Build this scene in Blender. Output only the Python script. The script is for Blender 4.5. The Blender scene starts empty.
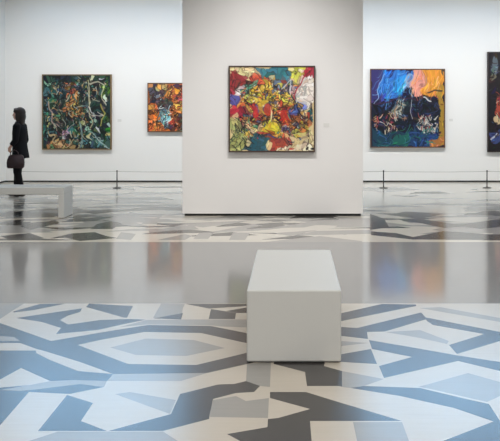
import bpy, bmesh, math, random
import numpy as np
from mathutils import Vector, Matrix, noise
from mathutils.geometry import delaunay_2d_cdt

random.seed(7)
PI = math.pi
sc = bpy.context.scene
COL = sc.collection
F = 800.0            # focal length in pixels of a 500 px wide frame
CX, CY = 293.0, 110.0   # where the straight-ahead direction falls in the frame
EYE = 1.57

def fl(x, y):        # floor point seen at x, y
    d = F * EYE / (y - CY)
    return ((x - CX) * d / F, d)
def X(x, d): return (x - CX) * d / F
def Z(y, d): return EYE - (y - CY) * d / F
def s2l(c):
    return tuple(((v/255)/12.92 if v/255 <= .04045 else ((v/255+.055)/1.055)**2.4) for v in c)

D_BACK = F*EYE/72.0
D_PIER = F*EYE/106.0
X_LEFT = X(5.4, D_BACK)
X_RIGHT = 7.6
Y_REAR = -4.0
H = 4.0

# ------------------------------------------------------------------ materials
def nodes(name):
    m = bpy.data.materials.new(name); m.use_nodes = True
    nt = m.node_tree; b = nt.nodes['Principled BSDF']
    return m, nt, b
def simple(name, col, rough=.5, metal=0, spec=.5, bump=0, bscale=60, var=0.0):
    m, nt, b = nodes(name)
    b.inputs['Roughness'].default_value = rough; b.inputs['Metallic'].default_value = metal
    b.inputs['Specular IOR Level'].default_value = spec
    tc = nt.nodes.new('ShaderNodeTexCoord')
    nz = nt.nodes.new('ShaderNodeTexNoise'); nz.inputs['Scale'].default_value = bscale; nz.inputs['Detail'].default_value = 4
    nt.links.new(tc.outputs['Object'], nz.inputs['Vector'])
    r = nt.nodes.new('ShaderNodeMix'); r.data_type = 'RGBA'
    l = s2l(col)
    r.inputs[6].default_value = tuple(max(0, v*(1-var)) for v in l)+(1,)
    r.inputs[7].default_value = tuple(min(1, v*(1+var)) for v in l)+(1,)
    nt.links.new(nz.outputs['Fac'], r.inputs[0]); nt.links.new(r.outputs[2], b.inputs['Base Color'])
    if bump:
        bp = nt.nodes.new('ShaderNodeBump'); bp.inputs['Strength'].default_value = bump; bp.inputs['Distance'].default_value = .002
        nt.links.new(nz.outputs['Fac'], bp.inputs['Height']); nt.links.new(bp.outputs['Normal'], b.inputs['Normal'])
    return m

def stone(name, col, var=.08, rough=.2):
    m, nt, b = nodes(name)
    tc = nt.nodes.new('ShaderNodeTexCoord')
    mp = nt.nodes.new('ShaderNodeMapping'); mp.inputs['Scale'].default_value = (1.2, 14, 1)
    nt.links.new(tc.outputs['Object'], mp.inputs['Vector'])
    n1 = nt.nodes.new('ShaderNodeTexNoise'); n1.inputs['Scale'].default_value = 3; n1.inputs['Detail'].default_value = 8
    nt.links.new(mp.outputs['Vector'], n1.inputs['Vector'])
    n2 = nt.nodes.new('ShaderNodeTexNoise'); n2.inputs['Scale'].default_value = 90; n2.inputs['Detail'].default_value = 3
    nt.links.new(tc.outputs['Object'], n2.inputs['Vector'])
    a = nt.nodes.new('ShaderNodeMath'); a.operation = 'ADD'
    nt.links.new(n1.outputs['Fac'], a.inputs[0])
    sc2 = nt.nodes.new('ShaderNodeMath'); sc2.operation = 'MULTIPLY'; sc2.inputs[1].default_value = .35
    nt.links.new(n2.outputs['Fac'], sc2.inputs[0]); nt.links.new(sc2.outputs[0], a.inputs[1])
    mr = nt.nodes.new('ShaderNodeMapRange'); mr.inputs['From Min'].default_value = .4; mr.inputs['From Max'].default_value = .95
    nt.links.new(a.outputs[0], mr.inputs['Value'])
    mx = nt.nodes.new('ShaderNodeMix'); mx.data_type = 'RGBA'
    l = s2l(col)
    mx.inputs[6].default_value = tuple(v*(1-var*.45) for v in l)+(1,)
    mx.inputs[7].default_value = tuple(v*(1+var*.45) for v in l)+(1,)
    nt.links.new(mr.outputs[0], mx.inputs[0]); nt.links.new(mx.outputs[2], b.inputs['Base Color'])
    rr = nt.nodes.new('ShaderNodeMapRange'); rr.inputs['To Min'].default_value = rough-.004; rr.inputs['To Max'].default_value = rough+.006
    nt.links.new(a.outputs[0], rr.inputs['Value']); nt.links.new(rr.outputs[0], b.inputs['Roughness'])
    b.inputs['Specular IOR Level'].default_value = SPEC
    bp = nt.nodes.new('ShaderNodeBump'); bp.inputs['Strength'].default_value = .006; bp.inputs['Distance'].default_value = .001
    nt.links.new(n1.outputs['Fac'], bp.inputs['Height']); nt.links.new(bp.outputs['Normal'], b.inputs['Normal'])
    return m
SPEC = .55

M_wall = simple('wall_paint', (233, 232, 229), .75, spec=.2, bump=.05, bscale=180, var=.01)
M_pier = simple('pier_paint', (228, 226, 224), .75, spec=.2, bump=.05, bscale=180, var=.01)
M_ceil = simple('ceiling_paint', (205, 206, 206), .9, var=.01)
M_gap = simple('shadow_gap', (38, 37, 36), .6, var=.1)
M_bench = simple('bench_lacquer', (203, 203, 199), .45, spec=.35, bump=.04, bscale=120, var=.015)
M_L = stone('pale_stone', (196, 190, 178), .07, .15)
M_M = stone('grey_stone', (150, 147, 142), .08, .15)
M_D = stone('charcoal_stone', (72, 69, 66), .12, .15)
M_L2 = stone('pale_honed_stone', (190, 181, 167), .07, .26)
M_M2 = stone('grey_honed_stone', (150, 147, 141), .08, .26)
M_D2 = stone('charcoal_honed_stone', (62, 59, 57), .12, .26)
M_B = stone('band_stone', (138, 137, 135), .05, .1)
M_steel = simple('dark_steel', (70, 70, 68), .4, metal=.7, var=.05)
M_wire = simple('barrier_cord', (165, 163, 158), .6, var=.05)
M_label = simple('label_card', (216, 215, 211), .6, var=.02)
M_coat = simple('black_wool', (22, 22, 25), .85, spec=.2, bump=.4, bscale=300, var=.3)
M_trouser = simple('black_cotton', (24, 22, 24), .85, spec=.2, bump=.2, bscale=300, var=.2)
M_skin = simple('skin', (205, 160, 138), .5, var=.05)
M_hair = simple('dark_hair', (38, 26, 22), .5, bump=.8, bscale=140, var=.4)
M_bag = simple('maroon_leather', (58, 38, 40), .5, bump=.3, bscale=200, var=.2)
M_shoe = simple('black_leather', (26, 23, 22), .35, var=.1)
M_scarf = simple('charcoal_knit', (48, 48, 56), .9, bump=.5, bscale=250, var=.3)
M_eye = simple('eye', (35, 28, 25), .2, var=.1)
M_lip = simple('lip', (165, 95, 90), .5, var=.05)

# ------------------------------------------------------------------ mesh helpers
def link(name, me, mat=None, parent=None):
    o = bpy.data.objects.new(name, me); COL.objects.link(o)
    if mat: me.materials.append(mat)
    if parent: o.parent = parent
    return o
def build(name, bm, mat, parent=None, smooth=False):
    me = bpy.data.meshes.new(name)
    bmesh.ops.recalc_face_normals(bm, faces=bm.faces)
    bm.to_mesh(me); bm.free()
    if smooth:
        for p in me.polygons: p.use_smooth = True
    return link(name, me, mat, parent)
def box(bm, a, b):
    r = bmesh.ops.create_cube(bm, size=1)
    for v in r['verts']:
        v.co = Vector([(a[i]+b[i])/2 + v.co[i]*(b[i]-a[i]) for i in range(3)])
    return r['verts']
def struct(name, bm, mat):
    o = build(name, bm, mat); o['kind'] = 'structure'; return o
def root(name, loc, label, cat, group=None):
    o = bpy.data.objects.new(name, None); COL.objects.link(o); o.location = loc
    o.empty_display_size = .1
    o['label'] = label; o['category'] = cat
    if group: o['group'] = group
    return o
def tag(o, label, cat, group=None):
    o['label'] = label; o['category'] = cat
    if group: o['group'] = group
    return o
def cyl(bm, p, q, r0, r1=None, seg=16):
    r1 = r0 if r1 is None else r1
    p = Vector(p); q = Vector(q); d = q-p
    rot = d.to_track_quat('Z', 'Y').to_matrix().to_4x4()
    bmesh.ops.create_cone(bm, cap_ends=True, segments=seg, radius1=r0, radius2=r1, depth=d.length,
                          matrix=Matrix.Translation((p+q)/2) @ rot)
def ell(bm, c, r, rot=(0, 0, 0), seg=20):
    from mathutils import Euler
    m = Matrix.Translation(c) @ Euler(rot).to_matrix().to_4x4() @ Matrix.Diagonal((*r, 1))
    bmesh.ops.create_uvsphere(bm, u_segments=seg, v_segments=seg//2+2, radius=1, matrix=m)
def capsule(bm, p, q, r0, r1=None):
    r1 = r0 if r1 is None else r1
    cyl(bm, p, q, r0, r1); ell(bm, p, (r0,)*3, seg=14); ell(bm, q, (r1,)*3, seg=14)
def fuse(name, bm, mat, parent, voxel=.01, smooth=4):
    """melt overlapping volumes into ONE continuous skin"""
    o = build('tmp', bm, None)
    md = o.modifiers.new('r', 'REMESH'); md.mode = 'VOXEL'; md.voxel_size = voxel
    ms = o.modifiers.new('s', 'SMOOTH'); ms.iterations = smooth; ms.factor = .5
    dg = bpy.context.evaluated_depsgraph_get()
    me = bpy.data.meshes.new_from_object(o.evaluated_get(dg))
    bpy.data.objects.remove(o)
    for p in me.polygons: p.use_smooth = True
    me.name = name
    me.materials.clear()
    return link(name, me, mat, parent)

# ------------------------------------------------------------------ the floor: inlaid stone
L_, M_, D_, B_ = 0, 1, 2, 3
pats = []     # (tone, [(x, depth)...]) later ones lie over earlier ones
def P(t, *pts): pats.append((t, [fl(x, y) for x, y in pts]))
# wide field first
BX0, BX1 = X_LEFT, X_RIGHT
band0, band1 = fl(0, 303.5)[1], fl(0, 242)[1]
def rnd_field(seed, x0, x1, y0, y1, n, sx, sy, tones, ex=None):
    R = random.Random(seed)
    k = 0
    while k < n:
        cx, cy = R.uniform(x0, x1), R.uniform(y0, y1)
        w, h = R.uniform(*sx), R.uniform(*sy)
        sh = R.uniform(-.8, .8)*w; k += 1
        typ = R.random()
        if typ < .35: q = [(-w, -h), (w, -h*.3), (w*.6+sh*.4, h), (-w*.5, h*.6)]
        elif typ < .7: q = [(-w, 0), (sh*.5, -h), (w, h*.2), (sh*.5, -h*.2)]
        else: q = [(-w, -h), (w, -h*.4), (sh, h)]
        q = [(min(max(cx+a, x0), x1), min(max(cy+b, y0), y1)) for a, b in q]
        if ex and any(ex(*p) for p in q): continue
        pats.append((R.choice(tones), q))
# far pattern
rnd_field(3, BX0+.02, BX1-.02, band1+.6, D_BACK-1.0, 210, (.3, .9), (.12, .38), (M_, M_, M_, L_, D_))
rnd_field(23, BX0+.02, BX1-.02, band1+.12, 13.2, 190, (.22, .62), (.1, .34), (M_, M_, L_, D_))
# far pattern, features that can be made out
for t, pts in [
 (M_, [(199,233),(214,232.5),(208,239),(193,239)]), (M_, [(233,232.5),(250,232.5),(245,240),(229,240)]),
 (M_, [(180,224),(256,220),(203,227.5)]), (M_, [(271,228),(320,220),(360,227),(320,225)]),
 (M_, [(264,242),(320,236),(362,241),(362,242)]), (M_, [(270,219),(330,218),(300,221.5)]),
 (M_, [(183,219),(230,217.5),(210,221)]), (M_, [(275,233),(318,230),(290,236)]), (M_, [(330,232),(361,230),(345,235)]),
 (D_, [(370,214),(384,218.6),(389,227),(370,230)]), (D_, [(402,221),(420,223),(444,228),(470,226),(420,219)]),
 (D_, [(420,219),(444,214),(374,213)]), (D_, [(371,231.5),(396,233),(413,237),(444,231),(500,235),(500,240),(413,239.5),(371,235)]),
 (L_, [(393,230),(413,227.5),(440,231),(413,235)]),
 (D_, [(460,214),(500,211),(500,216)]), (D_, [(455,225),(500,219),(530,224),(480,229)]),
 (D_, [(75,212),(111,209),(126,211),(95,214)]), (D_, [(90,229),(97,224),(111,221),(122,223),(113,229)]),
 (D_, [(74,219),(118,216),(95,221)]), (D_, [(44,214),(58,213),(50,218)]), (D_, [(20,226),(55,220),(60,223),(30,230)]),
 (D_, [(62,237),(90,233),(118,238),(80,241)]), (D_, [(0,236),(30,233),(44,238),(10,240)]), (D_, [(8,213),(32,211),(25,216)]),
 (D_, [(0,222),(26,219),(20,224)]),
 (M_, [(141,224),(146,220),(160,217),(157,224)]), (M_, [(116,239),(121,232),(136,234),(131,240)]),
 (M_, [(149,231),(185,225),(192,228),(149,233)]), (M_, [(157,240),(185,234),(192,236),(185,240)]),
 (D_, [(-60,230),(-10,226),(-20,234)]), ]:
    P(t, *pts)
# near field, sides and rear beyond the picture
near_left = lambda x, d: fl(-3, F*EYE/d+CY)[0] < x < fl(503, F*EYE/d+CY)[0] if d > 3.2 else False
rnd_field(11, BX0+.02, BX1-.02, Y_REAR+.1, band0-.02, 420, (.25, .7), (.2, .6), (M_, D_, D_), ex=near_left)
# grey band
pats.append((B_, [(BX0, band0), (BX1, band0), (BX1, band1), (BX0, band1)]))
# near pattern
for t, pts in [
 (D_, [(13,311.5),(40,304),(66,303.6),(34,310),(14,312.5)]),
 (M_, [(-20,303.6),(24,303.6),(12,311),(0,319),(-20,318)]),
 (D_, [(16,318),(82,308.3),(80,312),(68,315.5),(60,320),(68,324.5),(100,320),(128,319),(146,319.6),(120,325),(98,330),(56,334),(61,328),(42,322)]),
 (L_, [(60,320),(80,315),(86,307),(125,318),(100,320),(68,324.5)]),
 (D_, [(86,307),(89,303.6),(133,306),(127,317.6),(124,317.6)]),
 (M_, [(161,303.6),(185,304),(183,308),(181,319),(153,318)]),
 (D_, [(153,318.5),(183,313),(181,319.4)]),
 (D_, [(185,303.8),(246,303.8),(280,304),(209,308.5)]),
 (D_, [(211,309),(236,313),(235,319),(208.6,319)]),
 (D_, [(226,311),(246,307.5),(262,308),(262,313),(236,313)]),
 (M_, [(146,320),(181,319.4),(262,319.4),(262,328),(220,326.5),(211,325.5),(148,324.5),(120,327)]),
 (D_, [(-30,317),(0,323),(51,341),(80,336),(116,330),(148,325),(211,326),(246,333),(300,345),(300,352),(246,343),(201,333),(144,332),(100,340),(78,345),(128,364),(196,365),(246,353),(300,343),(300,352),(247,364),(207,373),(113,374),(80,362),(41,350),(38,349.5),(20,343),(-30,343)]),
 (M_, [(0,336),(14,337),(20,341),(0,341)]),
 (M_, [(110,347.5),(146,338.5),(194,340),(225,348),(186,356),(136,355)]),
 (D_, [(-30,350.5),(36,350.5),(36,353),(50,360),(78,371),(113,374),(150,374),(181,377),(107,381),(104,387),(70,394),(29,392),(-4,430),(-30,430)]),
 (L_, [(21,368),(50,381),(30,385),(-4,388),(-8,384)]),
 (M_, [(50,381),(75,380),(107,381),(104,387),(80,384),(40,389),(20,391),(0,390),(30,385)]),
 (M_, [(113,374),(207,373),(181,381),(107,381)]),
 (D_, [(67,395),(93,403),(81,421),(107,431),(38,431)]),
 (M_, [(115,394),(130,392),(176,400),(170,414),(134,401)]),
 (D_, [(180,394),(218,384.5),(234,384),(246,381),(260,386),(254,392),(236,393),(213,399),(209,419),(163,431),(108,431),(171,414)]),
 (M_, [(58,431.5),(163,431.5),(178,441),(172,462),(0,470),(-14,455)]),
 (M_, [(213,400),(236,396),(246,401),(269,398),(268,418),(209,417)]),
 (D_, [(227,434),(268,427),(267,441),(264,470),(240,441)]),
 (M_, [(247,364),(271,362),(270,387),(260,386),(246,381)]),
 (D_, [(271,340),(330,340),(324,366),(342,371),(384,379),(364,386),(420,388),(466,399),(489,404),(506,430),(492,421),(454,408),(400,396),(338,386),(307,386),(305,372),(274,364)]),
 (M_, [(342,371),(384,379),(364,386),(350,388),(342,387)]),
 (D_, [(270,392),(306,392),(340,402.5),(402,421),(310,421),(314,470),(264,470),(268,419),(278,418),(310,409),(270,398)]),
 (M_, [(353,422),(402,422),(409,441),(416,470),(364,470),(357,441)]),
 (D_, [(443,441),(492,422),(530,424),(530,470),(380,470)]),
 (M_, [(418,387),(468,373),(500,382),(520,385),(500,396),(487,402),(430,389)]),
 # right of the bench
 (D_, [(330,313),(342,313),(382,304),(416,304.5),(416,306),(342,321),(330,322)]),
 (D_, [(330,327),(342,327),(357,328),(421,312.5),(427,319),(385,331.5),(367,332),(368,339),(342,336),(330,335)]),
 (M_, [(385,332),(420,330),(449,341),(447,344),(420,338)]),
 (M_, [(330,341),(342,341),(368,343),(342,346),(330,347)]),
 (D_, [(330,356),(342,354),(371,349),(377,364),(342,362),(330,362)]),
 (M_, [(419,308),(440,307),(500,318),(540,326),(540,331),(500,322)]),
 (D_, [(422,313),(424,317),(500,332),(540,340),(540,352),(500,341),(457,354),(449,345),(484,334),(433,325),(427,321)]),
 (D_, [(369,340),(410,347),(455,355),(500,362),(540,369),(540,381),(500,371),(458,361),(384,378),(379,366),(412,357),(372,349)]),
 ]:
    P(t, *pts)

def make_floor():
    verts = []; faces = []; tones = []; loops = []
    def inside(p, q):
        c = False; n = len(q)
        for i in range(n):
            (xa, ya), (xb, yb) = q[i], q[(i+1) % n]
            if (ya > p[1]) != (yb > p[1]) and p[0] < (xb-xa)*(p[1]-ya)/(yb-ya)+xa: c = not c
        return c
    def add(pts):
        loops.append(list(pts))
        a = sum(pts[i][0]*pts[(i+1) % len(pts)][1]-pts[(i+1) % len(pts)][0]*pts[i][1] for i in range(len(pts)))
        if a < 0: pts = pts[::-1]
        b = len(verts); verts.extend(Vector(p) for p in pts); faces.append(list(range(b, b+len(pts))))
    add([(BX0-T, Y_REAR-T), (BX1+T, Y_REAR-T), (BX1+T, D_BACK+T), (BX0-T, D_BACK+T)]); tones.append(L_)
    for t, pts in pats:
        pts = [(min(max(p[0], BX0), BX1), min(max(p[1], Y_REAR), D_BACK)) for p in pts]
        add(pts); tones.append(t)
    ov, oe, of, _, _, origs = delaunay_2d_cdt(verts, [], faces, 1, 1e-4)
    bm = bmesh.new()
    vs = [bm.verts.new((v.x, v.y, 0)) for v in ov]
    for f, og in zip(of, origs):
        if not og: continue
        try: nf = bm.faces.new([vs[i] for i in f])
        except ValueError: continue
        cx = sum(ov[i].x for i in f)/len(f); cy = sum(ov[i].y for i in f)/len(f)
        for k in range(len(loops)-1, -1, -1):
            if k == 0 or inside((cx, cy), loops[k]): break
        nf.material_index = tones[k] if cy > band0 else tones[k]+4
        nf.normal_update()
        if nf.normal.z < 0: nf.normal_flip()
    # thickness of the slab: sides and underside
    me = bpy.data.meshes.new('floor'); 
    v = [bm.verts.new((x, y, -.1)) for x, y in ((BX0-T, Y_REAR-T), (BX0-T, D_BACK+T), (BX1+T, D_BACK+T), (BX1+T, Y_REAR-T))]
    bm.faces.new(v)
    bm.to_mesh(me); bm.free()
    o = link('floor', me); o['kind'] = 'structure'
    for m in (M_L, M_M, M_D, M_B, M_L2, M_M2, M_D2): me.materials.append(m)
T = .3
make_floor()

# ------------------------------------------------------------------ room shell
T = .3
GAP = .032
def wall(name, a, b, mat):
    bm = bmesh.new(); box(bm, a, b); return struct(name, bm, mat)
wall('wall_back', (X_LEFT-T, D_BACK, GAP), (X_RIGHT+T, D_BACK+T, H+.25), M_wall)
wall('wall_left', (X_LEFT-T, Y_REAR, GAP), (X_LEFT, D_BACK, H), M_wall)
wall('wall_right', (X_RIGHT, Y_REAR, GAP), (X_RIGHT+T, D_BACK, H), M_wall)
wall('wall_rear', (X_LEFT-T, Y_REAR-T, 0), (X_RIGHT+T, Y_REAR, H), M_wall)
wall('trim_1', (X_LEFT-.05, D_BACK+.02, 0), (X_RIGHT+.05, D_BACK+T, GAP), M_gap)
wall('trim_2', (X_LEFT-T, Y_REAR, 0), (X_LEFT-.02, D_BACK+.02, GAP), M_gap)
wall('trim_3', (X_RIGHT+.02, Y_REAR, 0), (X_RIGHT+T, D_BACK+.02, GAP), M_gap)
# free-standing wall that carries the middle painting
PX0, PX1 = X(182.3, D_PIER), X(363, D_PIER)
bm = bmesh.new(); box(bm, (PX0, D_PIER, .035), (PX1, D_PIER+.42, H))
bmesh.ops.bevel(bm, geom=[e for e in bm.edges if abs(e.verts[0].co.z-e.verts[1].co.z) > 1], offset=.004, segments=2, affect='EDGES')
struct('wall_front', bm, M_pier)
wall('trim_4', (PX0+.03, D_PIER+.03, 0), (PX1-.03, D_PIER+.39, .035), M_gap)

# ceiling with a glazed skylight over the far part of the room
SK0, SK1 = SKY_Y = (13.3, D_BACK-.25)
SX0, SX1 = X_LEFT+.5, X_RIGHT-.5
bm = bmesh.new()
box(bm, (X_LEFT-T, Y_REAR-T, H), (X_RIGHT+T, SK0, H+.25))
box(bm, (X_LEFT-T, SK1, H), (X_RIGHT+T, D_BACK, H+.25))
box(bm, (X_LEFT-T, SK0, H), (SX0, SK1, H+.25))
box(bm, (SX1, SK0, H), (X_RIGHT+T, SK1, H+.25))
struct('ceiling', bm, M_ceil)
bm = bmesh.new()
NB = 8
for i in range(NB+1):
    x = SX0+(SX1-SX0)*i/NB
    box(bm, (x-.03, SK0, H+.14), (x+.03, SK1, H+.25))
for y in (SK0+.03, SK1-.03):
    box(bm, (SX0, y-.03, H+.14), (SX1, y+.03, H+.25))
M_frame = simple('skylight_frame', (225, 225, 225), .5, var=.02)
fr = struct('window_1', bm, M_frame)
mg = bpy.data.materials.new('skylight_glass'); mg.use_nodes = True
nt = mg.node_tree; nt.nodes.clear()
out = nt.nodes.new('ShaderNodeOutputMaterial'); mix = nt.nodes.new('ShaderNodeMixShader')
tr = nt.nodes.new('ShaderNodeBsdfTransparent'); gl = nt.nodes.new('ShaderNodeBsdfGlossy'); fz = nt.nodes.new('ShaderNodeFresnel')
tr.inputs[0].default_value = (.93, .96, .97, 1); gl.inputs['Roughness'].default_value = .02
mix.inputs[0].default_value = .06; nt.links.new(tr.outputs[0], mix.inputs[1]); nt.links.new(gl.outputs[0], mix.inputs[2]); nt.links.new(mix.outputs[0], out.inputs[0])
bm = bmesh.new(); box(bm, (SX0, SK0, H+.19), (SX1, SK1, H+.2))
build('window_pane', bm, mg, fr)

# ------------------------------------------------------------------ paintings
class Art:
    def __init__(s, w, h, bg, seed):
        s.N = 190; s.nx = s.N; s.ny = int(s.N*h/w)
        s.im = np.zeros((s.ny, s.nx, 3)); s.im[:] = bg
        s.r = np.random.RandomState(seed)
        v, u = np.meshgrid((np.arange(s.ny)+.5)/s.ny, (np.arange(s.nx)+.5)/s.nx, indexing='ij')
        s.u0, s.v0 = u, v
        # hand-painted wobble
        s.u = u + s.wob(9, .018); s.v = v + s.wob(9, .018)
    def wob(s, k, amp):
        g = s.r.randn(k+3, k+3)
        yy = np.linspace(0, k+1.99, s.ny); xx = np.linspace(0, k+1.99, s.nx)
        yi = yy.astype(int); xi = xx.astype(int); fy = (yy-yi)[:, None]; fx = (xx-xi)[None]
        fy = fy*fy*(3-2*fy); fx = fx*fx*(3-2*fx)
        a = g[yi][:, xi]; b = g[yi][:, xi+1]; c = g[yi+1][:, xi]; d = g[yi+1][:, xi+1]
        return amp*((a*(1-fx)+b*fx)*(1-fy)+(c*(1-fx)+d*fx)*fy)
    def cells(s, n, box, wl, jit, pal=None, pp=.35, line=(24,22,26), la=.85, asp=1.0, fill=.8):
        x0, y0, x1, y1 = box
        p = np.stack([s.r.uniform(x0, x1, n), s.r.uniform(y0, y1, n)], 1)
        th = s.r.uniform(0, PI, n); k = s.r.uniform(1, 1.9, n)
        d1 = np.full(s.u.shape, 9.); d2 = d1.copy(); idx = np.zeros(s.u.shape, int)
        U = s.u+s.wob(22, .008); V = s.v+s.wob(22, .008)
        for i in range(n):
            du, dv = U-p[i, 0], (V-p[i, 1])*asp
            a = du*math.cos(th[i])+dv*math.sin(th[i]); b = -du*math.sin(th[i])+dv*math.cos(th[i])
            d = np.sqrt((a/k[i])**2+(b*k[i])**2)
            c = d < d1; d2 = np.where(c, d1, np.minimum(d2, d)); idx = np.where(c, i, idx); d1 = np.where(c, d, d1)
        cols = np.zeros((n, 3))
        for i in range(n):
            c = s.im[min(max(int(p[i, 1]*s.ny), 0), s.ny-1), min(max(int(p[i, 0]*s.nx), 0), s.nx-1)]
            if pal is not None and s.r.rand() < pp: c = np.array(pal[s.r.randint(len(pal))], float)
            cols[i] = np.clip(c*(1+s.r.randn()*jit)+s.r.randn(3)*jit*35, 5, 245)
        reg = ((s.u > x0) & (s.u < x1) & (s.v > y0) & (s.v < y1)).astype(float)
        s.im = s.im*(1-(reg*fill)[..., None])+cols[idx]*(reg*fill)[..., None]
        wv = wl*(1+s.wob(14, .5))
        s.put(np.clip((wv-(d2-d1))/.006+.3, 0, 1)*reg, line, la)
    def put(s, mask, col, a=1.0):
        m = (np.clip(mask, 0, 1)*a)[..., None]
        s.im = s.im*(1-m)+np.array(col, float)*m
    def poly(s, pts, col, a=.95):
        ins = np.zeros(s.u.shape, bool); n = len(pts)
        for i in range(n):
            x0, y0 = pts[i]; x1, y1 = pts[(i+1) % n]
            if y0 == y1: continue
            c = ((y0 > s.v) != (y1 > s.v)) & (s.u < (x1-x0)*(s.v-y0)/(y1-y0)+x0)
            ins ^= c
        s.put(ins.astype(float), col, a)
    def el(s, x, y, rx, ry, col, rot=0, a=.95, ring=0):
        c, q = math.cos(rot), math.sin(rot)
        du, dv = s.u-x, s.v-y
        d = np.sqrt(((du*c+dv*q)/rx)**2+((-du*q+dv*c)/ry)**2)
        if ring: m = np.clip((ring-abs(d-1))*8/ring, 0, 1)
        else: m = np.clip((1-d)*min(rx, ry)*s.N, 0, 1)
        s.put(m, col, a)
    def st(s, pts, w, col, a=.9, wob=True):
        U, V = (s.u, s.v) if wob else (s.u0, s.v0)
        best = np.full(U.shape, 9.)
        for (x0, y0), (x1, y1) in zip(pts, pts[1:]):
            dx, dy = x1-x0, y1-y0; L = dx*dx+dy*dy+1e-9
            t = np.clip(((U-x0)*dx+(V-y0)*dy)/L, 0, 1)
            best = np.minimum(best, np.hypot(U-x0-t*dx, V-y0-t*dy))
        s.put(np.clip((w/2-best)*s.N+.5, 0, 1), col, a)
    def dabs(s, n, box, size, jit, pal=None, ang=None, a=.8, ratio=2.6):
        size *= .62; n = int(n*1.9)
        x0, y0, x1, y1 = box
        for _ in range(n):
            x, y = s.r.uniform(x0, x1), s.r.uniform(y0, y1)
            c = s.im[min(int(y*s.ny), s.ny-1), min(int(x*s.nx), s.nx-1)] if pal is None else np.array(pal[s.r.randint(len(pal))], float)
            c = np.clip(c*(1+s.r.randn()*jit)+s.r.randn(3)*jit*45, 4, 250)
            L = size*s.r.uniform(.5, 1.4); t = (s.r.uniform(0, PI) if ang is None else ang+s.r.randn()*.25)
            s.el(x, y, L, L/ratio, c, t, a)
    def scrawl(s, n, box, length, w, pal, ang=None, a=.85):
        length *= .55; w *= .62; n = int(n*1.7)
        x0, y0, x1, y1 = box
        for _ in range(n):
            x, y = s.r.uniform(x0, x1), s.r.uniform(y0, y1)
            t = s.r.uniform(0, 2*PI) if ang is None else ang+s.r.randn()*.3
            pts = [(x, y)]; k = s.r.randn()*.7
            for i in range(4):
                x += math.cos(t)*length/4; y += math.sin(t)*length/4; t += k*.6; pts.append((x, y))
            s.st(pts, w*s.r.uniform(.6, 1.3), pal[s.r.randint(len(pal))], a)

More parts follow.
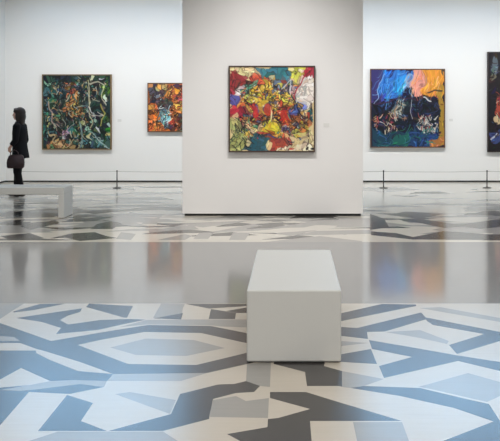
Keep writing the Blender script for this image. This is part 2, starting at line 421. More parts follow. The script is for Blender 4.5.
BLK = (22, 20, 24)
def art_middle():
    A = Art(1, 1, (222, 196, 140), 5)
    A.el(.48,.5,.36,.3,(214,140,62)); A.el(.5,.36,.26,.14,(228,176,60))
    A.poly([(.02,.02),(.42,.0),(.4,.12),(.12,.16)], (232,206,150)); A.poly([(0,.08),(.1,.06),(.22,.2),(.15,.4),(0,.35)], (148,36,46))
    A.poly([(.18,.12),(.42,.08),(.47,.2),(.3,.27)], (212,72,50)); A.poly([(.36,.02),(.72,.0),(.7,.1),(.56,.2),(.46,.16)], (34,112,132))
    A.poly([(.68,.0),(.86,.0),(.82,.12),(.72,.13)], (196,202,62)); A.poly([(.86,0),(1,0),(1,.12),(.86,.2),(.76,.36),(.74,.3),(.82,.14)], (172,34,52))
    A.el(.9,.3,.13,.2,(236,226,216)); A.el(.75,.24,.05,.08,(222,168,178)); A.poly([(.5,.15),(.7,.12),(.75,.2),(.66,.36),(.52,.3)], (90,110,130))
    A.poly([(.16,.2),(.27,.2),(.28,.4),(.2,.45)], (56,132,108)); A.poly([(.26,.22),(.5,.24),(.5,.36),(.3,.42)], (228,178,52))
    A.el(.06,.4,.09,.06,(72,72,150)); A.poly([(0,.46),(.18,.45),(.17,.62),(0,.62)], (172,30,50)); A.el(.13,.28,.04,.05,(230,220,210))
    A.el(.3,.53,.09,.1,(204,40,42)); A.el(.46,.51,.06,.1,(218,58,30)); A.el(.65,.57,.08,.09,(208,44,34)); A.poly([(.36,.38),(.5,.38),(.52,.48),(.38,.47)], (232,188,40))
    A.el(.5,.7,.11,.07,(234,212,46), -.2); A.el(.7,.42,.05,.05,(234,196,60)); A.el(.79,.48,.07,.09,(58,80,162)); A.el(.62,.44,.04,.05,(210,90,50))
    A.poly([(.72,.56),(.94,.54),(.95,.72),(.78,.72)], (202,104,48)); A.poly([(.93,.45),(1,.45),(1,.68),(.94,.66)], (22,94,104))
    A.poly([(.93,.7),(1,.7),(1,.9),(.92,.86)], (236,214,160)); A.poly([(0,.66),(.16,.62),(.22,.8),(.18,1),(0,1)], (166,170,96))
    A.poly([(.2,.84),(.32,.76),(.45,.78),(.43,1),(.2,1)], (30,84,104)); A.poly([(.45,.8),(.63,.8),(.64,.97),(.46,1)], (164,58,44))
    A.poly([(.64,.84),(.72,.94),(.97,.9),(.97,1),(.62,1)], (238,216,184)); A.el(.84,.76,.08,.05,(192,192,62)); A.el(.69,.73,.07,.06,(92,78,142))
    A.poly([(.17,.63),(.38,.66),(.4,.78),(.22,.74)], (226,190,130)); A.el(.68,.8,.06,.06,(204,70,40))
    A.cells(430, (0,0,1,1), .004, .13, pal=[(236,214,70),(214,52,40),(60,90,160),(236,220,190),(40,110,100),(214,110,50),(60,40,40)], pp=.07, line=(58,38,36), la=.75)
    A.cells(290, (.14,.16,.93,.84), .006, .2, pal=[(240,214,60),(210,50,36),(232,170,50),(60,80,150),(226,206,150),(40,120,104),(222,110,44)], pp=.3, fill=.7, la=.75)
    A.dabs(160, (0,0,1,1), .03, .3, ratio=3)
    A.dabs(130, (.15,.2,.9,.85), .03, .1, pal=[(236,214,70),(214,52,40),(60,90,160),(240,228,200),(40,120,100),(220,120,50),(236,214,160)])
    A.scrawl(60, (.12,.15,.92,.88), .16, .012, [BLK, (50,28,38), (30,40,70)])
    A.scrawl(14, (0,.66,.2,.95), .2, .014, [(60,80,60), BLK], ang=PI/2.3)
    A.el(.9,.3,.1,.16,(236,226,216), a=.6); A.el(.3,.53,.05,.07,(206,40,42), a=.7); A.el(.64,.57,.05,.06,(212,44,34), a=.7); A.el(.45,.52,.04,.06,(220,60,30), a=.7); A.el(.5,.7,.08,.045,(236,214,46), -.2, a=.7); A.el(.4,.43,.06,.04,(234,190,44), a=.7)
    A.st([(.7,.3),(.78,.42),(.86,.6)], .02, (26,32,60)); A.st([(.77,.36),(.9,.04)], .018, (176,30,50)); A.el(.49,.58,.012,.1,(240,226,170))
    A.st([(.62,.26),(.72,.15),(.72,.34)], .007, (235,235,235)); A.el(.975,.965,.02,.018,BLK); A.el(.93,.965,.014,.014,BLK)
    return A
def art_green():
    A = Art(69, 74, (36, 58, 54), 8)
    A.poly([(0,.08),(.3,.03),(.3,.3),(.05,.34)], (40,84,92)); A.el(.08,.5,.06,.16,(86,146,158)); A.el(.06,.7,.05,.1,(60,110,110))
    A.poly([(.35,.12),(.55,.22),(.55,.5),(.42,.6),(.3,.4)], (186,120,60)); A.el(.42,.17,.07,.07,(206,84,60), ring=.45); A.el(.51,.17,.05,.06,(120,150,180))
    A.el(.47,.4,.05,.1,(226,160,60)); A.el(.93,.24,.06,.13,(112,186,44)); A.el(.95,.7,.06,.12,(56,120,44)); A.poly([(.72,.0),(1,.0),(1,.12),(.8,.1)], (44,86,60))
    A.poly([(.04,.8),(.2,.9),(.46,.86),(.48,1),(.02,1)], (196,148,84)); A.poly([(.12,.76),(.42,.76),(.4,.84),(.16,.84)], (150,130,150))
    A.poly([(.6,.72),(.8,.72),(1,.98),(.7,1)], (50,96,92)); A.el(.62,.85,.04,.14,(70,120,130)); A.el(.78,.17,.1,.1,(30,34,34)); A.el(.26,.62,.08,.1,(110,110,84))
    A.cells(420, (0,0,1,1), .007, .35, pal=[(24,30,34),(150,170,160),(170,160,110),(50,110,115),(40,90,60)], pp=.34, line=(16,20,22), asp=1.07)
    A.dabs(200, (0,0,1,1), .03, .3, ratio=3)
    A.dabs(170, (.05,.1,.75,.8), .026, .15, pal=[(200,180,140),(24,26,30),(200,90,60),(90,140,140),(30,34,36),(220,170,70),(120,60,70)])
    A.scrawl(110, (.04,.05,.96,.92), .16, .016, [BLK,(18,26,24),(14,30,34)])
    A.dabs(90, (.1,.08,.75,.95), .03, .15, pal=[(210,196,160),(150,190,186),(220,160,90),(190,120,110)], ratio=3)
    A.scrawl(34, (.1,.1,.9,.9), .12, .012, [(216,206,170),(180,200,190),(206,150,90)])
    A.st([(.1,.34),(.15,.5),(.14,.64),(.2,.72)], 0.0187, (214,178,160), a=.72); A.st([(.68,.1),(.68,.3),(.7,.5),(.7,.7)], 0.0173, (222,206,160), a=.72); A.st([(.7,.14),(.8,.1),(.9,.14),(.88,.34),(.94,.4)], 0.0187, (224,214,180), a=.72)
    A.st([(.84,.4),(.92,.52),(.86,.68)], 0.0216, (206,190,70), a=.72); A.st([(.62,.5),(.9,.56),(.8,.5)], 0.0115, (214,206,190), a=.72); A.st([(.55,.62),(.58,.8),(.56,.98)], 0.0216, (130,170,170), a=.72); A.st([(.68,.76),(.96,.99)], 0.0187, (176,200,196), a=.72)
    A.st([(.12,.78),(.2,.94),(.36,.98),(.46,.86)], 0.0144, (224,196,140), a=.72); A.st([(.5,.45),(.62,.42),(.66,.5)], 0.0144, (130,170,186), a=.72)
    return A
def art_orange():
    A = Art(46, 50, (168, 86, 40), 12)
    A.poly([(0,0),(.26,0),(.28,.35),(0,.4)], (62,64,78)); A.poly([(.55,.1),(.9,.05),(1,.4),(.7,.5)], (176,74,60)); A.el(.42,.18,.08,.1,(218,158,60)); A.poly([(.2,.05),(.4,.03),(.42,.2),(.28,.22)], (190,170,100))
    A.el(.4,.4,.16,.12,(54,64,56)); A.el(.38,.66,.12,.14,(96,164,176)); A.el(.68,.52,.07,.12,(224,184,80)); A.el(.72,.3,.07,.08,(206,90,90)); A.el(.64,.12,.08,.06,(226,150,40))
    A.poly([(.68,.66),(1,.6),(1,1),(.7,1)], (54,70,54)); A.el(.1,.5,.09,.08,(214,140,60)); A.poly([(.05,.6),(.2,.55),(.3,1),(.02,1)], (206,100,40)); A.el(.44,.88,.08,.1,(60,66,92)); A.el(.55,.85,.05,.1,(190,60,40))
    A.cells(260, (0,0,1,1), .007, .28, pal=[(40,36,40),(190,120,60),(120,60,40)], pp=.2, line=(70,34,24), asp=1.1)
    A.dabs(120, (0,0,1,1), .035, .3, ratio=3)
    A.dabs(60, (.1,.1,.9,.9), .03, .15, pal=[(232,180,80),(210,90,40),(30,34,40),(120,170,180),(230,210,160)])
    A.scrawl(70, (.03,.05,.97,.95), .17, .018, [BLK,(60,26,18),(40,44,60)]); A.scrawl(14, (.25,.5,.5,.8), .12, .02, [(190,220,220),(60,120,140)])
    return A
def art_blue():
    A = Art(75, 79, (22, 26, 48), 21)
    A.poly([(0,0),(.3,0),(.12,.4),(0,.45)], (52,46,112)); A.poly([(.2,.02),(.56,0),(.5,.2),(.4,.4),(.12,.4),(.1,.25)], (34,112,206)); A.poly([(.34,.1),(.5,.05),(.46,.3),(.36,.34)], (24,144,226))
    A.poly([(.56,0),(.76,0),(.7,.36),(.54,.36)], (240,152,132)); A.poly([(.72,0),(1,0),(1,.32),(.86,.34),(.7,.36)], (238,150,38)); A.poly([(.88,.24),(1,.18),(1,1),(.9,.98),(.93,.6)], (172,130,38))
    A.poly([(.08,.44),(.4,.36),(.9,.38),(.9,.72),(.5,.78),(.06,.74)], (20,24,42)); A.poly([(0,.78),(.5,.8),(.45,1),(0,1)], (22,62,84)); A.poly([(.5,.78),(.9,.76),(.88,1),(.46,1)], (26,60,110)); A.poly([(.3,.85),(.52,.82),(.5,1),(.3,1)], (24,92,84))
    A.el(.52,.14,.05,.09,(120,150,190)); A.el(.42,.5,.07,.12,(132,142,134)); A.el(.29,.73,.07,.05,(196,46,64)); A.el(.78,.7,.07,.1,(120,110,110)); A.el(.08,.68,.04,.1,(120,60,50)); A.poly([(.8,.92),(1,.84),(1,1),(.8,1)], (180,110,50))
    A.dabs(130, (.1,0,.55,.4), .09, .2, ang=2.0, ratio=6); A.dabs(110, (.54,0,1,.36), .09, .12, ang=1.8, ratio=6)
    A.cells(150, (.04,.38,.92,.8), .008, .35, pal=[(16,18,30),(30,50,90)], pp=.3, line=(12,14,24), fill=.6)
    A.dabs(160, (0,.36,1,1), .05, .35, ratio=3)
    A.scrawl(30, (.1,0,.55,.4), .25, .01, [(60,150,230),(20,50,130),(110,180,235)], ang=2.0, a=.7); A.scrawl(26, (.56,0,.95,.3), .22, .01, [(250,190,150),(236,110,90),(250,180,60),(230,120,30)], ang=1.8, a=.7)
    A.scrawl(60, (.05,.4,.9,.75), .12, .014, [BLK,(16,18,34),(40,60,110)])
    A.scrawl(34, (.06,.55,.36,.78), .08, .013, [(224,196,150),(210,70,70),(196,150,90),(236,220,190)], ang=1.7); A.scrawl(34, (.62,.58,.9,.8), .09, .013, [(226,206,180),(200,80,70),(240,230,210),(120,150,160)], ang=1.6)
    A.scrawl(18, (.36,.4,.48,.62), .08, .014, [(206,200,180),(170,120,80),(140,170,160)]); A.scrawl(30, (.05,.78,.85,1), .2, .012, [(40,130,120),(50,90,170),(30,110,80),(20,24,40)], ang=-.4)
    A.st([(.05,.45),(.12,.2),(.2,.08)], .007, (170,190,220)); A.st([(.72,.4),(.83,.41)], .02, (214,214,214)); A.st([(.78,.3),(.86,.27),(.95,.29)], .02, (60,50,40)); A.el(.52,.1,.035,.05,(150,170,195), ring=.25, a=.7); A.st([(.54,.2),(.54,.45),(.56,.65)], .006, (190,196,200)); A.st([(.06,.46),(.4,.37),(.62,.4)], .012, (60,30,60))
    return A
def art_dark():
    A = Art(80, 100, (32, 27, 32), 31)
    A.el(.07,.14,.05,.12,(96,112,122)); A.el(.05,.27,.04,.04,(120,112,90)); A.el(.13,.57,.07,.11,(196,72,52)); A.el(.1,.7,.06,.03,(222,190,140)); A.poly([(.03,.82),(.2,.76),(.22,.9),(.03,.93)], (60,78,140)); A.st([(.03,.9),(.1,.82),(.2,.9)], .015, (214,216,228))
    A.el(.4,.3,.16,.12,(60,90,110)); A.el(.6,.6,.14,.2,(176,84,50)); A.el(.8,.3,.12,.14,(140,110,60)); A.el(.45,.8,.14,.08,(46,70,130)); A.el(.85,.75,.1,.14,(110,40,44))
    A.dabs(260, (0,0,1,1), .05, .35, ratio=3); A.dabs(60, (.02,.08,.98,.95), .025, .2, pal=[(214,120,80),(90,110,120),(220,200,170),(50,70,130)])
    A.scrawl(90, (.02,.02,.98,.96), .14, .014, [BLK,(30,26,30),(60,30,34)]); A.scrawl(24, (.03,.1,.95,.9), .1, .01, [(210,190,160),(200,80,60),(120,140,150)])
    return A

def art_material(name):
    m, nt, b = nodes(name)
    at = nt.nodes.new('ShaderNodeVertexColor'); at.layer_name = 'paint'
    nt.links.new(at.outputs['Color'], b.inputs['Base Color'])
    tc = nt.nodes.new('ShaderNodeTexCoord'); nz = nt.nodes.new('ShaderNodeTexNoise'); nz.inputs['Scale'].default_value = 45; nz.inputs['Detail'].default_value = 5
    nt.links.new(tc.outputs['Object'], nz.inputs['Vector'])
    bp = nt.nodes.new('ShaderNodeBump'); bp.inputs['Strength'].default_value = .35; bp.inputs['Distance'].default_value = .004
    nt.links.new(nz.outputs['Fac'], bp.inputs['Height']); nt.links.new(bp.outputs['Normal'], b.inputs['Normal'])
    b.inputs['Roughness'].default_value = .55; b.inputs['Specular IOR Level'].default_value = .3
    return m
M_paint = art_material('oil_paint')

def painting(x0, y0, x1, y1, d, art, frame_col, label, depth=.075, fw=.02, tone=.9):
    xa, xb, zt, zb = X(x0, d), X(x1, d), Z(y0, d), Z(y1, d)
    w, h = xb-xa, zt-zb
    t = root('painting', ((xa+xb)/2, d, zb), label, 'painting')
    A = art; g = A.im.mean(axis=2, keepdims=True); A.im = (g+(A.im-g)*.88)*tone; lin = np.where(A.im/255 <= .04045, A.im/255/12.92, ((np.clip(A.im, 0, 255)/255+.055)/1.055)**2.4)
    nx, ny = A.nx, A.ny
    me = bpy.data.meshes.new('canvas')
    iw, ih = w-2*fw+.004, h-2*fw+.004
    lum = A.im.mean(axis=2)/255
    vs = [(-iw/2+iw*(i/(nx-1)), -depth+.012-.002*lum[j, i], h-(h-ih)/2-ih*(j/(ny-1))) for j in range(ny) for i in range(nx)]
    fs = [(j*nx+i, (j+1)*nx+i, (j+1)*nx+i+1, j*nx+i+1) for j in range(ny-1) for i in range(nx-1)]
    # stretcher sides and back
    k = len(vs)
    vs += [(-iw/2, -.012, h-(h-ih)/2), (iw/2, -.012, h-(h-ih)/2), (iw/2, -.012, (h-ih)/2), (-iw/2, -.012, (h-ih)/2)]
    c = (0, nx-1, ny*nx-1, (ny-1)*nx)
    fs += [(k, k+1, k+2, k+3)]
    fs += [tuple([*range(0, nx), k+1, k]), tuple([*range((ny-1)*nx, ny*nx), k+2, k+3][::-1]),
           tuple([*[r*nx for r in range(ny)], k+3, k][::-1]), tuple([*[r*nx+nx-1 for r in range(ny)], k+2, k+1])]
    me.from_pydata(vs, [], fs)
    ca = me.color_attributes.new('paint', 'FLOAT_COLOR', 'POINT')
    arr = np.ones((len(vs), 4)); arr[:nx*ny, :3] = lin.reshape(-1, 3); arr[nx*ny:, :3] = .6
    ca.data.foreach_set('color', arr.ravel())
    link('canvas', me, M_paint, t)
    bm = bmesh.new()
    box(bm, (-w/2, -depth, h-fw), (w/2, 0, h)); box(bm, (-w/2, -depth, 0), (w/2, 0, fw))
    box(bm, (-w/2, -depth, fw), (-w/2+fw, 0, h-fw)); box(bm, (w/2-fw, -depth, fw), (w/2, 0, h-fw))
    build('frame', bm, simple('frame_wood', frame_col, .5, bump=.1, var=.1), t)
    return t
painting(43, 74.5, 112, 149.5, D_BACK, art_green(), (120, 96, 60), 'dark green and teal abstract painting in thin gilt frame, far left beside the walking person', tone=.96)
painting(148, 83, 194, 132, D_BACK, art_orange(), (92, 66, 44), 'small orange-brown abstract painting with blue patch, partly hidden by the free-standing wall', tone=1.12)
painting(229, 66, 315, 152, D_PIER, art_middle(), (64, 46, 40), 'red, yellow and cream abstract painting on the free-standing middle wall', tone=1.0)
painting(370, 69, 444.5, 147.5, D_BACK, art_blue(), (96, 66, 46), 'navy abstract painting with bright blue and orange upper half, right of the middle wall', tone=1.0)
painting(487, 52, 567, 152, D_BACK, art_dark(), (40, 30, 28), 'tall nearly black abstract painting cut off by the right edge of the photo')

# wall labels
for x, y, d, lab in ((119.5, 120.5, D_BACK, 'small pale wall label beside the dark green painting'),
                (326.5, 125, D_PIER, 'small pale wall label on the free-standing middle wall'),
                (451, 120, D_BACK, 'small pale wall label right of the navy and orange painting')):
    bm = bmesh.new()
    w, h = (.085, .055)
    box(bm, (X(x, d)-w/2, d-.006, Z(y, d)-h/2), (X(x, d)+w/2, d, Z(y, d)+h/2))
    bmesh.ops.bevel(bm, geom=bm.edges[:], offset=.001, segments=1, affect='EDGES')
    tag(build('wall_label', bm, M_label), lab, 'label')

# ------------------------------------------------------------------ benches
def rbox(bm, a, b, r=.012, seg=3):
    vs = box(bm, a, b); es = {e for v in vs for e in v.link_edges}
    bmesh.ops.bevel(bm, geom=list(es), offset=r, segments=seg, affect='EDGES', profile=.5)
def smooth_by_angle(o):
    for p in o.data.polygons: p.use_smooth = True
    m = o.modifiers.new('wn', 'WEIGHTED_NORMAL'); m.keep_sharp = True
# middle bench: seen end-on
d0 = fl(0, 363)[1]; Lb = F*1.121*(1/140.0-1/180.6)
bx0, bx1 = X(246.6, d0), X(341.4, d0)
t = root('bench', ((bx0+bx1)/2, d0+Lb/2, 0), 'solid white block bench seen end-on in the middle of the floor', 'bench')
w = (bx1-bx0)/2
bm = bmesh.new(); rbox(bm, (-w, -Lb/2, .006), (w, Lb/2, .452), .012); smooth_by_angle(build('bench_body', bm, M_bench, t))
bm = bmesh.new(); box(bm, (-w+.012, -Lb/2+.012, 0), (w-.012, Lb/2-.012, .008)); build('plinth', bm, M_gap, t)
# left bench: slab on two end panels
dl = fl(0, 218.5)[1]; xe = X(64, dl); Ll = 1.75; W2 = .47
t = root('bench', (xe-Ll/2, dl+W2/2, 0), 'long open white bench at the left edge, in front of the walking person', 'bench')
bm = bmesh.new(); rbox(bm, (-Ll/2, -W2/2, .449-.105), (Ll/2, W2/2, .449), .01); smooth_by_angle(build('seat', bm, M_bench, t))
for s in (-1, 1):
    x0, x1 = sorted((s*Ll/2, s*(Ll/2-.085)))
    bm = bmesh.new(); rbox(bm, (x0, -W2/2, .007), (x1, W2/2, .346), .006); smooth_by_angle(build('leg', bm, M_bench, t))
    bm = bmesh.new(); box(bm, (x0+.01, -W2/2+.012, 0), (x1-.01, W2/2-.012, .009)); build('foot', bm, M_gap, t)

# ------------------------------------------------------------------ low barriers in front of the back wall
ds = fl(0, 188)[1]; hs = .355
def stanchion(x, label):
    t = root('stanchion', (X(x, ds), ds, 0), label, 'barrier post', 'low barrier posts along the back wall')
    bm = bmesh.new(); cyl(bm, (0, 0, 0), (0, 0, .012), .085, .083, 32); cyl(bm, (0, 0, .012), (0, 0, .02), .08, .02, 32); build('base', bm, M_steel, t)
    bm = bmesh.new(); cyl(bm, (0, 0, .015), (0, 0, hs), .011, .011, 16); build('post', bm, M_steel, t)
    bm = bmesh.new(); cyl(bm, (0, 0, hs-.03), (0, 0, hs+.004), .015, .013, 16); build('cap', bm, M_steel, t)
xs_l = (18, 117, 216); xs_r = (280, 383.5, 487, 590)
labs = {18: 'low dark barrier post behind the walking person', 117: 'low dark barrier post right of the dark green painting',
        216: 'low dark barrier post behind the middle wall, nearer the small orange painting', 280: 'low dark barrier post behind the middle wall, nearer the navy painting',
        383.5: 'low dark barrier post in front of the navy painting, just right of the middle wall', 487: 'low dark barrier post below the tall dark painting at right edge',
        590: 'low dark barrier post outside the right of the photo'}
for xx in xs_l+xs_r:
    if xx in (216, 280, 590): continue
    stanchion(xx, labs[xx])
for x in (216, 590): stanchion(x, labs[x])
stanchion(280, labs[280])
def cord(xa, xb, label):
    bm = bmesh.new(); n = 12; a, b = X(xa, ds)+.012, X(xb, ds)-.012
    pts = [(a+(b-a)*i/n, ds, hs-.02-.012*4*(i/n)*(1-i/n)) for i in range(n+1)]
    for p, q in zip(pts, pts[1:]): cyl(bm, p, q, .0045, seg=8)
    tag(build('barrier_cord', bm, M_wire), label, 'barrier cord', 'thin cords between the barrier posts')
cord(18, 117, 'thin grey cord strung low below the dark green painting')
cord(117, 216, 'thin grey cord strung low below the small orange painting')
cord(280, 383.5, 'short visible bit of thin cord between middle wall and first right post')
cord(383.5, 487, 'thin grey cord strung low below the navy and orange painting')
cord(487, 590, 'thin grey cord at the right edge below the tall dark painting')

# ------------------------------------------------------------------ the visitor, walking to the left
dp = fl(0, 196.5)[1]
PXc = X(18.8, dp)
t = root('person', (PXc, dp, 0), 'person in black coat and trousers with dark shoulder-length hair, walking left with a maroon bag', 'person')
# local: -x is forward, +y away from the camera
S = 1.0
bm = bmesh.new()
# head, face
ell(bm, (-.005, 0, 1.50), (.092, .074, .112)); ell(bm, (-.045, 0, 1.445), (.048, .05, .055)); ell(bm, (-.07, 0, 1.41), (.02, .024, .018))
ell(bm, (-.098, 0, 1.475), (.02, .012, .022), (0, .4, 0)); ell(bm, (-.088, 0, 1.505), (.012, .014, .03)); ell(bm, (-.086, 0, 1.435), (.012, .022, .010))
for s in (-1, 1): ell(bm, (.01, s*.076, 1.475), (.018, .01, .03)); 
capsule(bm, (.012, 0, 1.43), (.02, 0, 1.30), .048, .055)
# trunk
capsule(bm, (.02, -.13, 1.27), (.02, .13, 1.27), .055); ell(bm, (.015, 0, 1.17), (.105, .155, .17)); ell(bm, (.01, 0, 1.0), (.09, .13, .15)); ell(bm, (.015, 0, .86), (.115, .16, .13))
# legs: near (camera side, -y) trailing, far one leading
LEGS = [((.02, -.085, .84), (.0, -.09, .47), (.085, -.085, .10), 'near'), ((.01, .085, .84), (-.045, .085, .47), (-.065, .08, .09), 'far')]
for hip, kn, an, _ in LEGS:
    capsule(bm, hip, kn, .085, .056); capsule(bm, kn, an, .056, .036)
    capsule(bm, (an[0]+.02, an[1], .05), (an[0]-.13, an[1], .035), .034, .028)
# arms
ARMS = [((.02, -.18, 1.27), (.01, -.215, 1.02), (-.06, -.225, .93)), ((.02, .18, 1.27), (.055, .21, 1.02), (-.03, .2, .82))]
for sh, el_, wr in ARMS:
    capsule(bm, sh, el_, .05, .04); capsule(bm, el_, wr, .038, .026)
    h = Vector(wr)+Vector((-.02, 0, -.035)); 
    ell(bm, h, (.026, .018, .042), (0, .35, 0))
    sgn = 1 if wr[1] < 0 else -1
    for k, (ln, off) in enumerate(((.058, .020), (.066, .007), (.06, -.007), (.048, -.02))):
        a = h+Vector((off-.008, 0, -.03)); b = a+Vector((-.006, sgn*.006, -ln*.55)); c = b+Vector((.004, sgn*.022, -ln*.35))
        capsule(bm, a, b, .009, .0085); capsule(bm, b, c, .0085, .0075)
    a = h+Vector((-.02, 0, .008)); b = a+Vector((-.016, sgn*.01, -.024)); c = b+Vector((0, sgn*.012, -.02))
    capsule(bm, a, b, .010, .0095); capsule(bm, b, c, .0095, .008)
fuse('body', bm, M_skin, t, .007, 2)
for s in (-1, 1):
    bm = bmesh.new(); ell(bm, (-.082, s*.03, 1.492), (.011, .013, .009)); build('eye', bm, M_eye, t, True)
bm = bmesh.new(); ell(bm, (-.095, 0, 1.435), (.006, .022, .007)); build('mouth', bm, M_lip, t, True)
# hair to the shoulders
bm = bmesh.new()
ell(bm, (.022, 0, 1.525), (.102, .09, .098)); ell(bm, (.05, 0, 1.45), (.078, .09, .11)); ell(bm, (.055, 0, 1.36), (.055, .085, .07))
for s in (-1, 1): ell(bm, (.0, s*.078, 1.45), (.04, .02, .10)); ell(bm, (-.02, s*.066, 1.55), (.06, .03, .035))
ell(bm, (-.05, 0, 1.585), (.045, .06, .022))
fuse('hair', bm, M_hair, t, .009, 3)
# trousers
bm = bmesh.new()
ell(bm, (.015, 0, .86), (.125, .17, .13))
for hip, kn, an, _ in LEGS:
    capsule(bm, hip, kn, .1, .07); cyl(bm, kn, (an[0], an[1], .07), .07, .056); ell(bm, kn, (.07, .07, .07))
fuse('trousers', bm, M_trouser, t, .01, 3)
# shoes
for hip, kn, an, _ in LEGS:
    bm = bmesh.new()
    ell(bm, (an[0]-.0, an[1], .045), (.062, .04, .042)); ell(bm, (an[0]-.085, an[1], .032), (.075, .042, .03)); ell(bm, (an[0]-.02, an[1], .07), (.045, .038, .035))
    o = fuse('shoe', bm, M_shoe, t, .006, 2)
    for v in o.data.vertices: v.co.z = max(v.co.z, .004)
# coat
bm = bmesh.new()
capsule(bm, (.02, -.15, 1.265), (.02, .15, 1.265), .066); ell(bm, (.015, 0, 1.15), (.125, .18, .2))
rings = [(1.2, .12, .175, .015), (1.0, .118, .165, .018), (.88, .128, .18, .022), (.77, .14, .195, .03), (.70, .145, .2, .036)]
prev = None
for z, rx, ry, cx in rings:
    ring = [bm.verts.new((cx+rx*math.cos(a)*(1+.02*math.sin(5*a)*(1.2-z)*2), ry*math.sin(a), z)) for a in [2*PI*k/28 for k in range(28)]]
    if prev:
        for k in range(28): bm.faces.new((prev[k], prev[(k+1) % 28], ring[(k+1) % 28], ring[k]))
    else: bm.faces.new(ring)
    prev = ring
bm.faces.new(prev[::-1])
for sh, el_, wr in ARMS:
    capsule(bm, sh, el_, .068, .055); w2 = Vector(el_).lerp(Vector(wr), .9); cyl(bm, el_, w2, .054, .046)
fuse('coat', bm, M_coat, t, .01, 3)
bm = bmesh.new(); cyl(bm, (.015, 0, 1.29), (.005, 0, 1.37), .085, .066, 24); ell(bm, (-.03, 0, 1.31), (.05, .06, .045))
fuse('scarf', bm, M_scarf, t, .009, 3)

# the bag hangs from the near hand
hx, hy, hz = PXc-.02, dp-.262, .74
bt = root('handbag', (hx+.06, hy+.018, .53), 'maroon-brown leather handbag with a handle, carried by the walking person', 'handbag')
bm = bmesh.new()
pr = [(-.16, 0), (.13, 0), (.14, .12), (.11, .24), (-.12, .24), (-.165, .12)]
f = [bm.verts.new((x, -.045, z)) for x, z in pr]; g = [bm.verts.new((x, .045, z)) for x, z in pr]
bm.faces.new(f); bm.faces.new(g[::-1])
for i in range(6): bm.faces.new((f[i], g[i], g[(i+1) % 6], f[(i+1) % 6]))
bmesh.ops.bevel(bm, geom=bm.edges[:], offset=.015, segments=3, affect='EDGES')
build('bag_body', bm, M_bag, bt, True)
bm = bmesh.new()
pts = [(-.1, 0, .25)]+[(-.055+.055*math.cos(a)-.0, 0, .30+.10*math.sin(a)*.8) for a in [PI-PI*k/10 for k in range(11)]]+[(.02, 0, .25)]
pts = [(-.11, 0, .23), (-.1, 0, .28), (-.08, 0, .312), (-.04, 0, .325), (0, 0, .312), (.03, 0, .28), (.045, 0, .23)]
for p, q in zip(pts, pts[1:]): capsule(bm, p, q, .008)
build('handle', bm, M_bag, bt, True)

# ------------------------------------------------------------------ light
def aim(o, tgt):
    o.rotation_euler = (Vector(tgt)-o.location).to_track_quat('-Z', 'Y').to_euler()
def spot(loc, tgt, power, ang, blend=1, r=.06, col=(1, .95, .88)):
    l = bpy.data.lights.new('track_spot', 'SPOT'); l.energy = power; l.spot_size = math.radians(ang); l.spot_blend = blend
    l.shadow_soft_size = r; l.color = col
    o = bpy.data.objects.new('track_spot', l); COL.objects.link(o); o.location = loc; aim(o, tgt)
def area(loc, tgt, sx, sy, power, col=(1, 1, 1), portal=False, spread=180):
    l = bpy.data.lights.new('unseen_area_light', 'AREA'); l.shape = 'RECTANGLE'; l.size = sx; l.size_y = sy; l.energy = power; l.color = col
    l.spread = math.radians(spread)
    o = bpy.data.objects.new('unseen_area_light', l); COL.objects.link(o); o.location = loc; aim(o, tgt)
    if portal: l.cycles.is_portal = True
    return o
SKY_LOW, SKY_ALL = 11.5, .9
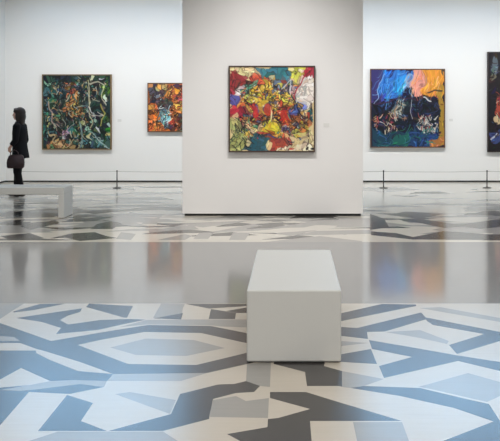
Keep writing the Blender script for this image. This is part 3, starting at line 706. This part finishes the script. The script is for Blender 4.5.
# linear wall-washer along the back wall, track spots on the middle wall
area(((X_LEFT+X_RIGHT)/2, D_BACK-2.4, H-.1), ((X_LEFT+X_RIGHT)/2, D_BACK, .1), X_RIGHT-X_LEFT-1, .12, 205, (1, .945, .885), spread=140)
spot((X(272, D_PIER), D_PIER-2.3, H-.1), (X(272, D_PIER), D_PIER, 1.1), 235, 98, r=.08, col=(1, .98, .965))
area((.4, 9.3, H-.02), (.4, 9.3, 0), 11, .8, 140, (1, .975, .945), spread=130)  # unseen fill strip, added to brighten the left bench
area((1.0, 6.0, H-.02), (1.0, 6.0, 0), 6, 2, 85, (1, .97, .93))  # unseen fill light, added for the front of the room
area((0.5, 0, H-.02), (0.5, 0, 0), 7, 4, 330, (1, .98, .96))  # unseen fill above the camera, added to brighten the bench front
sk = area(((SX0+SX1)/2, (SK0+SK1)/2, H+.27), ((SX0+SX1)/2, (SK0+SK1)/2, 0), SX1-SX0, SK1-SK0, 1, portal=True)

wd = bpy.data.worlds.new('sky'); sc.world = wd; wd.use_nodes = True
nt = wd.node_tree; bg = nt.nodes['Background']
tc = nt.nodes.new('ShaderNodeTexCoord'); sx = nt.nodes.new('ShaderNodeSeparateXYZ'); nt.links.new(tc.outputs['Generated'], sx.inputs[0])
def mrange(src, a, b, c, d):
    n = nt.nodes.new('ShaderNodeMapRange'); n.interpolation_type = 'SMOOTHSTEP'
    for k, v in zip(('From Min', 'From Max', 'To Min', 'To Max'), (a, b, c, d)): n.inputs[k].default_value = v
    nt.links.new(src, n.inputs['Value']); return n.outputs[0]
# a clear sky, brightest low down over the far side of the building
low = mrange(sx.outputs['Z'], .3, .6, 1, 0); side = mrange(sx.outputs['Y'], .3, .95, 0, 1)
mu = nt.nodes.new('ShaderNodeMath'); mu.operation = 'MULTIPLY'; nt.links.new(low, mu.inputs[0]); nt.links.new(side, mu.inputs[1])
st = nt.nodes.new('ShaderNodeMath'); st.operation = 'MULTIPLY_ADD'; st.inputs[1].default_value = SKY_LOW; st.inputs[2].default_value = SKY_ALL
nt.links.new(mu.outputs[0], st.inputs[0]); nt.links.new(st.outputs[0], bg.inputs['Strength'])
bg.inputs['Color'].default_value = (.36, .66, 1.0, 1)

# ------------------------------------------------------------------ camera
cam = bpy.data.cameras.new('camera'); co = bpy.data.objects.new('camera', cam); COL.objects.link(co)
co.location = (0, 0, EYE); co.rotation_euler = (PI/2, 0, 0)
cam.sensor_width = 36; cam.sensor_fit = 'HORIZONTAL'; cam.lens = F/500*36
cam.shift_x = -(CX-250)/500; cam.shift_y = -(220.5-CY)/500
cam.clip_end = 100
sc.camera = co
vs = sc.view_settings
vs.view_transform = 'Standard'; vs.look = 'None'; vs.exposure = 0; vs.gamma = 1; vs.use_curve_mapping = False
